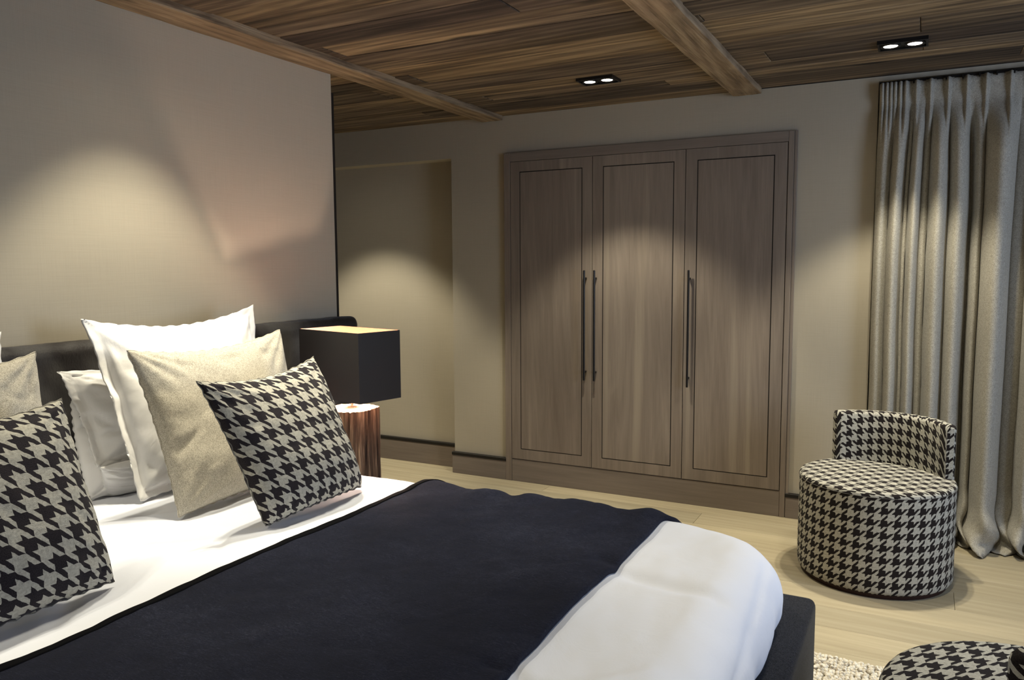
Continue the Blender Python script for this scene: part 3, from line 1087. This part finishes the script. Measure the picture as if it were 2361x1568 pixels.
# ------------------------------------------------------------------ houndstooth barrel chairs
def chair(cx_, cy_, rot, label, z0=0.0):
    root = empty('barrel_chair', (cx_, cy_, 0))
    tag(root, label, 'chair', None)
    R, ZS = 0.344, 0.487

    def P(a, r, z):
        return Vector((cx_ + r * math.cos(a), cy_ + r * math.sin(a), z))
    # drum: side with rounded bottom/top edges
    n = 120
    prof = [(R - 0.012, 0.022), (R - 0.004, 0.028), (R, 0.042)]
    prof += [(R, 0.042 + (ZS - 0.022 - 0.042) * k / 8) for k in range(1, 9)]
    vs, uvs_, fs = [], [], []
    for k, (r, z) in enumerate(prof):
        for i in range(n + 1):
            a = 2 * PI * i / n + rot
            vs.append(P(a, r + 0.002 * noise.noise(Vector((math.cos(a) * 4, math.sin(a) * 4, z * 6))), z))
            uvs_.append((i / n * 0.0565 * 39, z))
    for k in range(len(prof) - 1):
        for i in range(n):
            a = k * (n + 1) + i
            fs.append((a, a + 1, a + n + 2, a + n + 1))

    def um(name, vs, fs, uvs_, parent, mat=HOUND_C):
        me = bpy.data.meshes.new(name)
        me.from_pydata(vs, [], fs)
        uv = me.uv_layers.new(name='UVMap')
        for l in me.loops: uv.data[l.index].uv = uvs_[l.vertex_index]
        return link(name, me, mat, parent, True)
    um('drum', vs, fs, uvs_, root)
    # seat pad, slightly domed, piped rim
    vs, uvs_, fs = [], [], []
    rr = [(R, ZS - 0.022), (R - 0.001, ZS - 0.012), (R - 0.006, ZS - 0.004), (R - 0.016, ZS)]
    rr += [(r, ZS + 0.012 * (1 - (r / R) ** 2)) for r in [R * (0.93 - 0.93 * k / 12) for k in range(13)]]
    for r, z in rr:
        for i in range(n + 1):
            a = 2 * PI * i / n + rot
            vs.append(P(a, max(r, 0.0004), z))
            la = a - rot
            ue = max(r, 0.0004) + max(0, ZS - z)
            uvs_.append((ue * math.cos(la + 0.9) + 5, ue * math.sin(la + 0.9) + 5))
    for k in range(len(rr) - 1):
        for i in range(n):
            a = k * (n + 1) + i
            fs.append((a, a + 1, a + n + 2, a + n + 1))
    um('seat', vs, fs, uvs_, root)
    bm = bmesh.new()
    for z, r in ((ZS - 0.021, R + 0.001),):
        t_ = []
        for i in range(n):
            a = 2 * PI * i / n
            t_.append([bm.verts.new(P(a, r + 0.0014 * math.cos(b), z + 0.0014 * math.sin(b))) for b in (0, PI / 2, PI, 3 * PI / 2)])
        for i in range(n):
            p, q_ = t_[i], t_[(i + 1) % n]
            for b in range(4): bm.faces.new((p[b], q_[b], q_[(b + 1) % 4], p[(b + 1) % 4]))
    mb('piping', bm, plain('dark_piping', (0.08, 0.075, 0.07), 0.8), root, True)
    mb('base', cyl(bmesh.new(), (cx_, cy_, 0), (cx_, cy_, 0.024), R - 0.022, R - 0.012, 64), plain('dark_brown_base', (0.03, 0.012, 0.010), 0.6), root, False)
    # backrest: rounded panel following the drum
    A0, A1, BH, BZ = math.radians(10), math.radians(132), 0.742, ZS - 0.015
    ns = 60

    def ring(k):
        s = k / ns
        a = A0 + (A1 - A0) * s
        ro = R - 0.004
        ri = 0.286 - 0.045 * math.sin(PI * s) ** 0.8
        a += rot
        tz = BH
        e = min(s, 1 - s) * (A1 - A0) * R
        cf = math.sqrt(max(0, 1 - (1 - min(1, e / 0.02)) ** 2)) if e < 0.02 else 1
        mid = (ro + ri) / 2
        half = (ro - ri) / 2
        half *= 0.55 + 0.45 * cf
        tz -= (1 - cf) * 0.012
        loop = []
        c = 0.014
        arcl = a * 0.33
        pts = [(mid + half, BZ), (mid + half, (BZ + tz) / 2), (mid + half, tz - c), (mid + half - c * 0.3, tz - c * 0.3), (mid + half - c, tz),
               (mid, tz + 0.003), (mid - half + c, tz), (mid - half + c * 0.3, tz - c * 0.3), (mid - half, tz - c), (mid - half, (BZ + tz) / 2), (mid - half, BZ)]
        vv = 0
        last = None
        for q_, (r, z) in enumerate(pts):
            if last: vv += math.hypot(r - last[0], z - last[1])
            last = (r, z)
            loop.append((P(a, r, z), ((a - rot) * 0.30, -vv)))
        return loop
    vs, uvs_, fs = [], [], []
    for k in range(ns + 1):
        for p, u in ring(k):
            vs.append(p)
            uvs_.append(u)
    m_ = 11
    for k in range(ns):
        for q_ in range(m_ - 1):
            a = k * m_ + q_
            fs.append((a, a + 1, a + m_ + 1, a + m_))
    # end caps with their own flat mapping
    for k in (0, ns):
        b0 = len(vs)
        for q_ in range(m_):
            p = vs[k * m_ + q_]
            vs.append(p.copy())
            uvs_.append((math.hypot(p.x - cx_, p.y - cy_), p.z))
        f = list(range(b0, b0 + m_))
        fs.append(f if k else f[::-1])
    um('backrest', vs, fs, uvs_, root)
    root.location.z = z0
    return root


chair(-0.174, 4.097, 0.0, 'houndstooth barrel chair standing whole in front of the curtain')
chair(0.283, 2.045, math.radians(240), 'houndstooth barrel chair cut off at the bottom right corner, on the pebbly rug', 0.0105)

# ------------------------------------------------------------------ curtain
FOLDS = []
for pa_, pb_, h_ in ((2013, 2045, .055), (2045, 2080, .095), (2080, 2091, .035), (2091, 2120, .10), (2120, 2139, .03), (2139, 2186, .105), (2186, 2229, .09),
                     (2229, 2242, -.035), (2242, 2262, .045), (2262, 2327, .13), (2327, 2362, .02)):
    FOLDS.append((-0.253 + (pa_ - 2013) * 0.00201, -0.253 + (pb_ - 2013) * 0.00201, h_))
rk = random.Random(3)
while FOLDS[-1][1] < 1.75:
    a_ = FOLDS[-1][1]
    FOLDS.append((a_, a_ + rk.uniform(0.06, 0.12), rk.uniform(0.06, 0.12)))
    FOLDS.append((a_ + 0.10, a_ + 0.13, -0.02)) if False else None


def kdepth(x):
    for a, b, h in FOLDS:
        if a <= x <= b:
            t = (x - a) / (b - a)
            return 0.02 + h * math.sin(PI * t) ** 0.75
    return 0.02


PLEATS = [-0.253 + (p_ - 2013) * 0.00201 for p_ in (2019, 2030, 2040, 2050, 2062, 2075, 2100, 2133, 2174, 2216, 2258, 2310, 2352)]
while PLEATS[-1] < 1.75:
    PLEATS.append(PLEATS[-1] + 0.09)


def header(x):
    return 0.014 + 0.032 * max(math.exp(-((x - p_) / 0.0075) ** 2) for p_ in PLEATS)


CX0, CX1 = FOLDS[0][0], FOLDS[-1][1]
CTOP = 2.452


def curtain_mesh():
    nu, nv = 620, 90

    def fn(i, j):
        x = CX0 + (CX1 - CX0) * i / nu
        v = j / nv
        z = CTOP * (1 - v)
        d = kdepth(x + 0.006 * fbm(x * 3, z * 1.0, 2, 2) * sstep(2.3, 1.2, z) + 0.016 * sstep(1.7, 2.4, z) * math.sin(x * 12))
        # header: pinch pleats
        hd = sstep(2.05, 2.38, z)
        pin = math.exp(-((z - 2.33) / 0.035) ** 2)
        dd = d * (1 - hd) + header(x) * (1 - 0.45 * pin) * hd
        dd *= 1.0 + 0.25 * sstep(1.6, 0.4, z)
        X = x
        # folds fan slightly
        X += 0.004 * fbm(x * 2, z * 2, 8, 2)
        Y = YB - 0.018 - dd
        # puddle on the floor
        low = sstep(0.34, 0.0, z)
        if low > 0:
            Y -= low * (0.035 + 0.05 * (0.5 + fbm(x * 5, 0, 3, 2)) * sstep(0.12, 0.3, x))
            Y -= low * 0.03 * math.sin(z * 38 + x * 21) * sstep(0.34, 0.2, z)
            X += low * 0.03 * math.sin(z * 25 + x * 30)
            Y += 0.016 * fbm(x * 14, z * 22, 5, 3) * low - 0.02 * low * max(0, 0.2 - abs(fbm(x * 7, z * 9, 2, 2))) / 0.2 * sstep(0.1, 0.3, x)
        zz = max(z * (1 - 0.35 * low), 0.004 + 0.012 * abs(fbm(x * 9, 3, 1)))
        return Vector((X, min(Y, YB - 0.004 if x > OPX else Y), zz))
    return grid_mesh('curtain', nu, nv, fn, lambda i, j: (i / nu * 4, j / nv * 2.4))


cu = empty('curtain', (0.6, YB, 0))
tag(cu, 'floor length grey linen curtain with pinch pleats, puddling on the floor', 'curtain')
fab = link('fabric', curtain_mesh(), CURT, cu, True)
sm = fab.modifiers.new('s', 'SOLIDIFY')
sm.thickness = 0.003
sm.offset = -1
boxo('track', (OPX + 0.005, CX1, YB - 0.035, YB - 0.012, CTOP - 0.004, CTOP + 0.010), BLACKM, cu)
for k in range(26):
    x = CX0 + 0.01 + k * 0.075
    if x < CX1: boxo('hook', (x - 0.003, x + 0.003, YB - 0.05, YB - 0.03, CTOP - 0.012, CTOP + 0.008), BLACKM, cu)

# ------------------------------------------------------------------ pebbly wool rug
rug = boxo('rug', (-0.62, 1.6, 0.6, 3.10, 0.0005, 0.010), plain('rug_backing', (0.35, 0.32, 0.26), 0.95), None)
tag(rug, 'thick pebbly cream wool rug on the oak floor at the bed foot', 'rug')


def pile():
    ib = bmesh.new()
    bmesh.ops.create_icosphere(ib, subdivisions=2, radius=1)
    iv = [v.co.copy() for v in ib.verts]
    fi = [[v.index for v in f.verts] for f in ib.faces]
    ib.free()
    rg = random.Random(5)
    vs, fs = [], []
    st = 0.0125
    y = 1.75
    while y < 3.095:
        x = -0.34
        while x < 0.75:
            px, py = x + rg.uniform(-.005, .005), y + rg.uniform(-.005, .005)
            if math.hypot(px - 0.283, py - 2.045) < 0.345:
                x += st
                continue
            sx, sy, sz = rg.uniform(.006, .0105), rg.uniform(.006, .0105), rg.uniform(.006, .011)
            an = rg.uniform(0, PI)
            ca, sa = math.cos(an), math.sin(an)
            b0 = len(vs)
            cz = 0.011 + rg.uniform(-0.001, 0.005)
            for c in iv:
                vs.append((px + c.x * sx * ca - c.y * sy * sa, py + c.x * sx * sa + c.y * sy * ca, cz + c.z * sz))
            fs.extend([[b0 + k for k in f] for f in fi])
            x += st
        y += st
    me = bpy.data.meshes.new('pile')
    me.from_pydata(vs, [], fs)
    return me


t = NT('wool_pebbles', 0.95, 0.05)
vo = t.n('ShaderNodeTexVoronoi')
vo.inputs['Scale'].default_value = 80
t.l(t.coords(), vo.inputs['Vector'])
sp = t.n('ShaderNodeSeparateColor')
t.l(vo.outputs['Color'], sp.inputs[0])
t.base(t.ramp(sp.outputs[0], [(0.0, (0.34, 0.30, 0.24)), (0.25, (0.62, 0.57, 0.47)), (1.0, (0.80, 0.76, 0.66))]))
pl_o = link('pile', pile(), t.m, rug, True)
pl_o['kind'] = 'stuff'
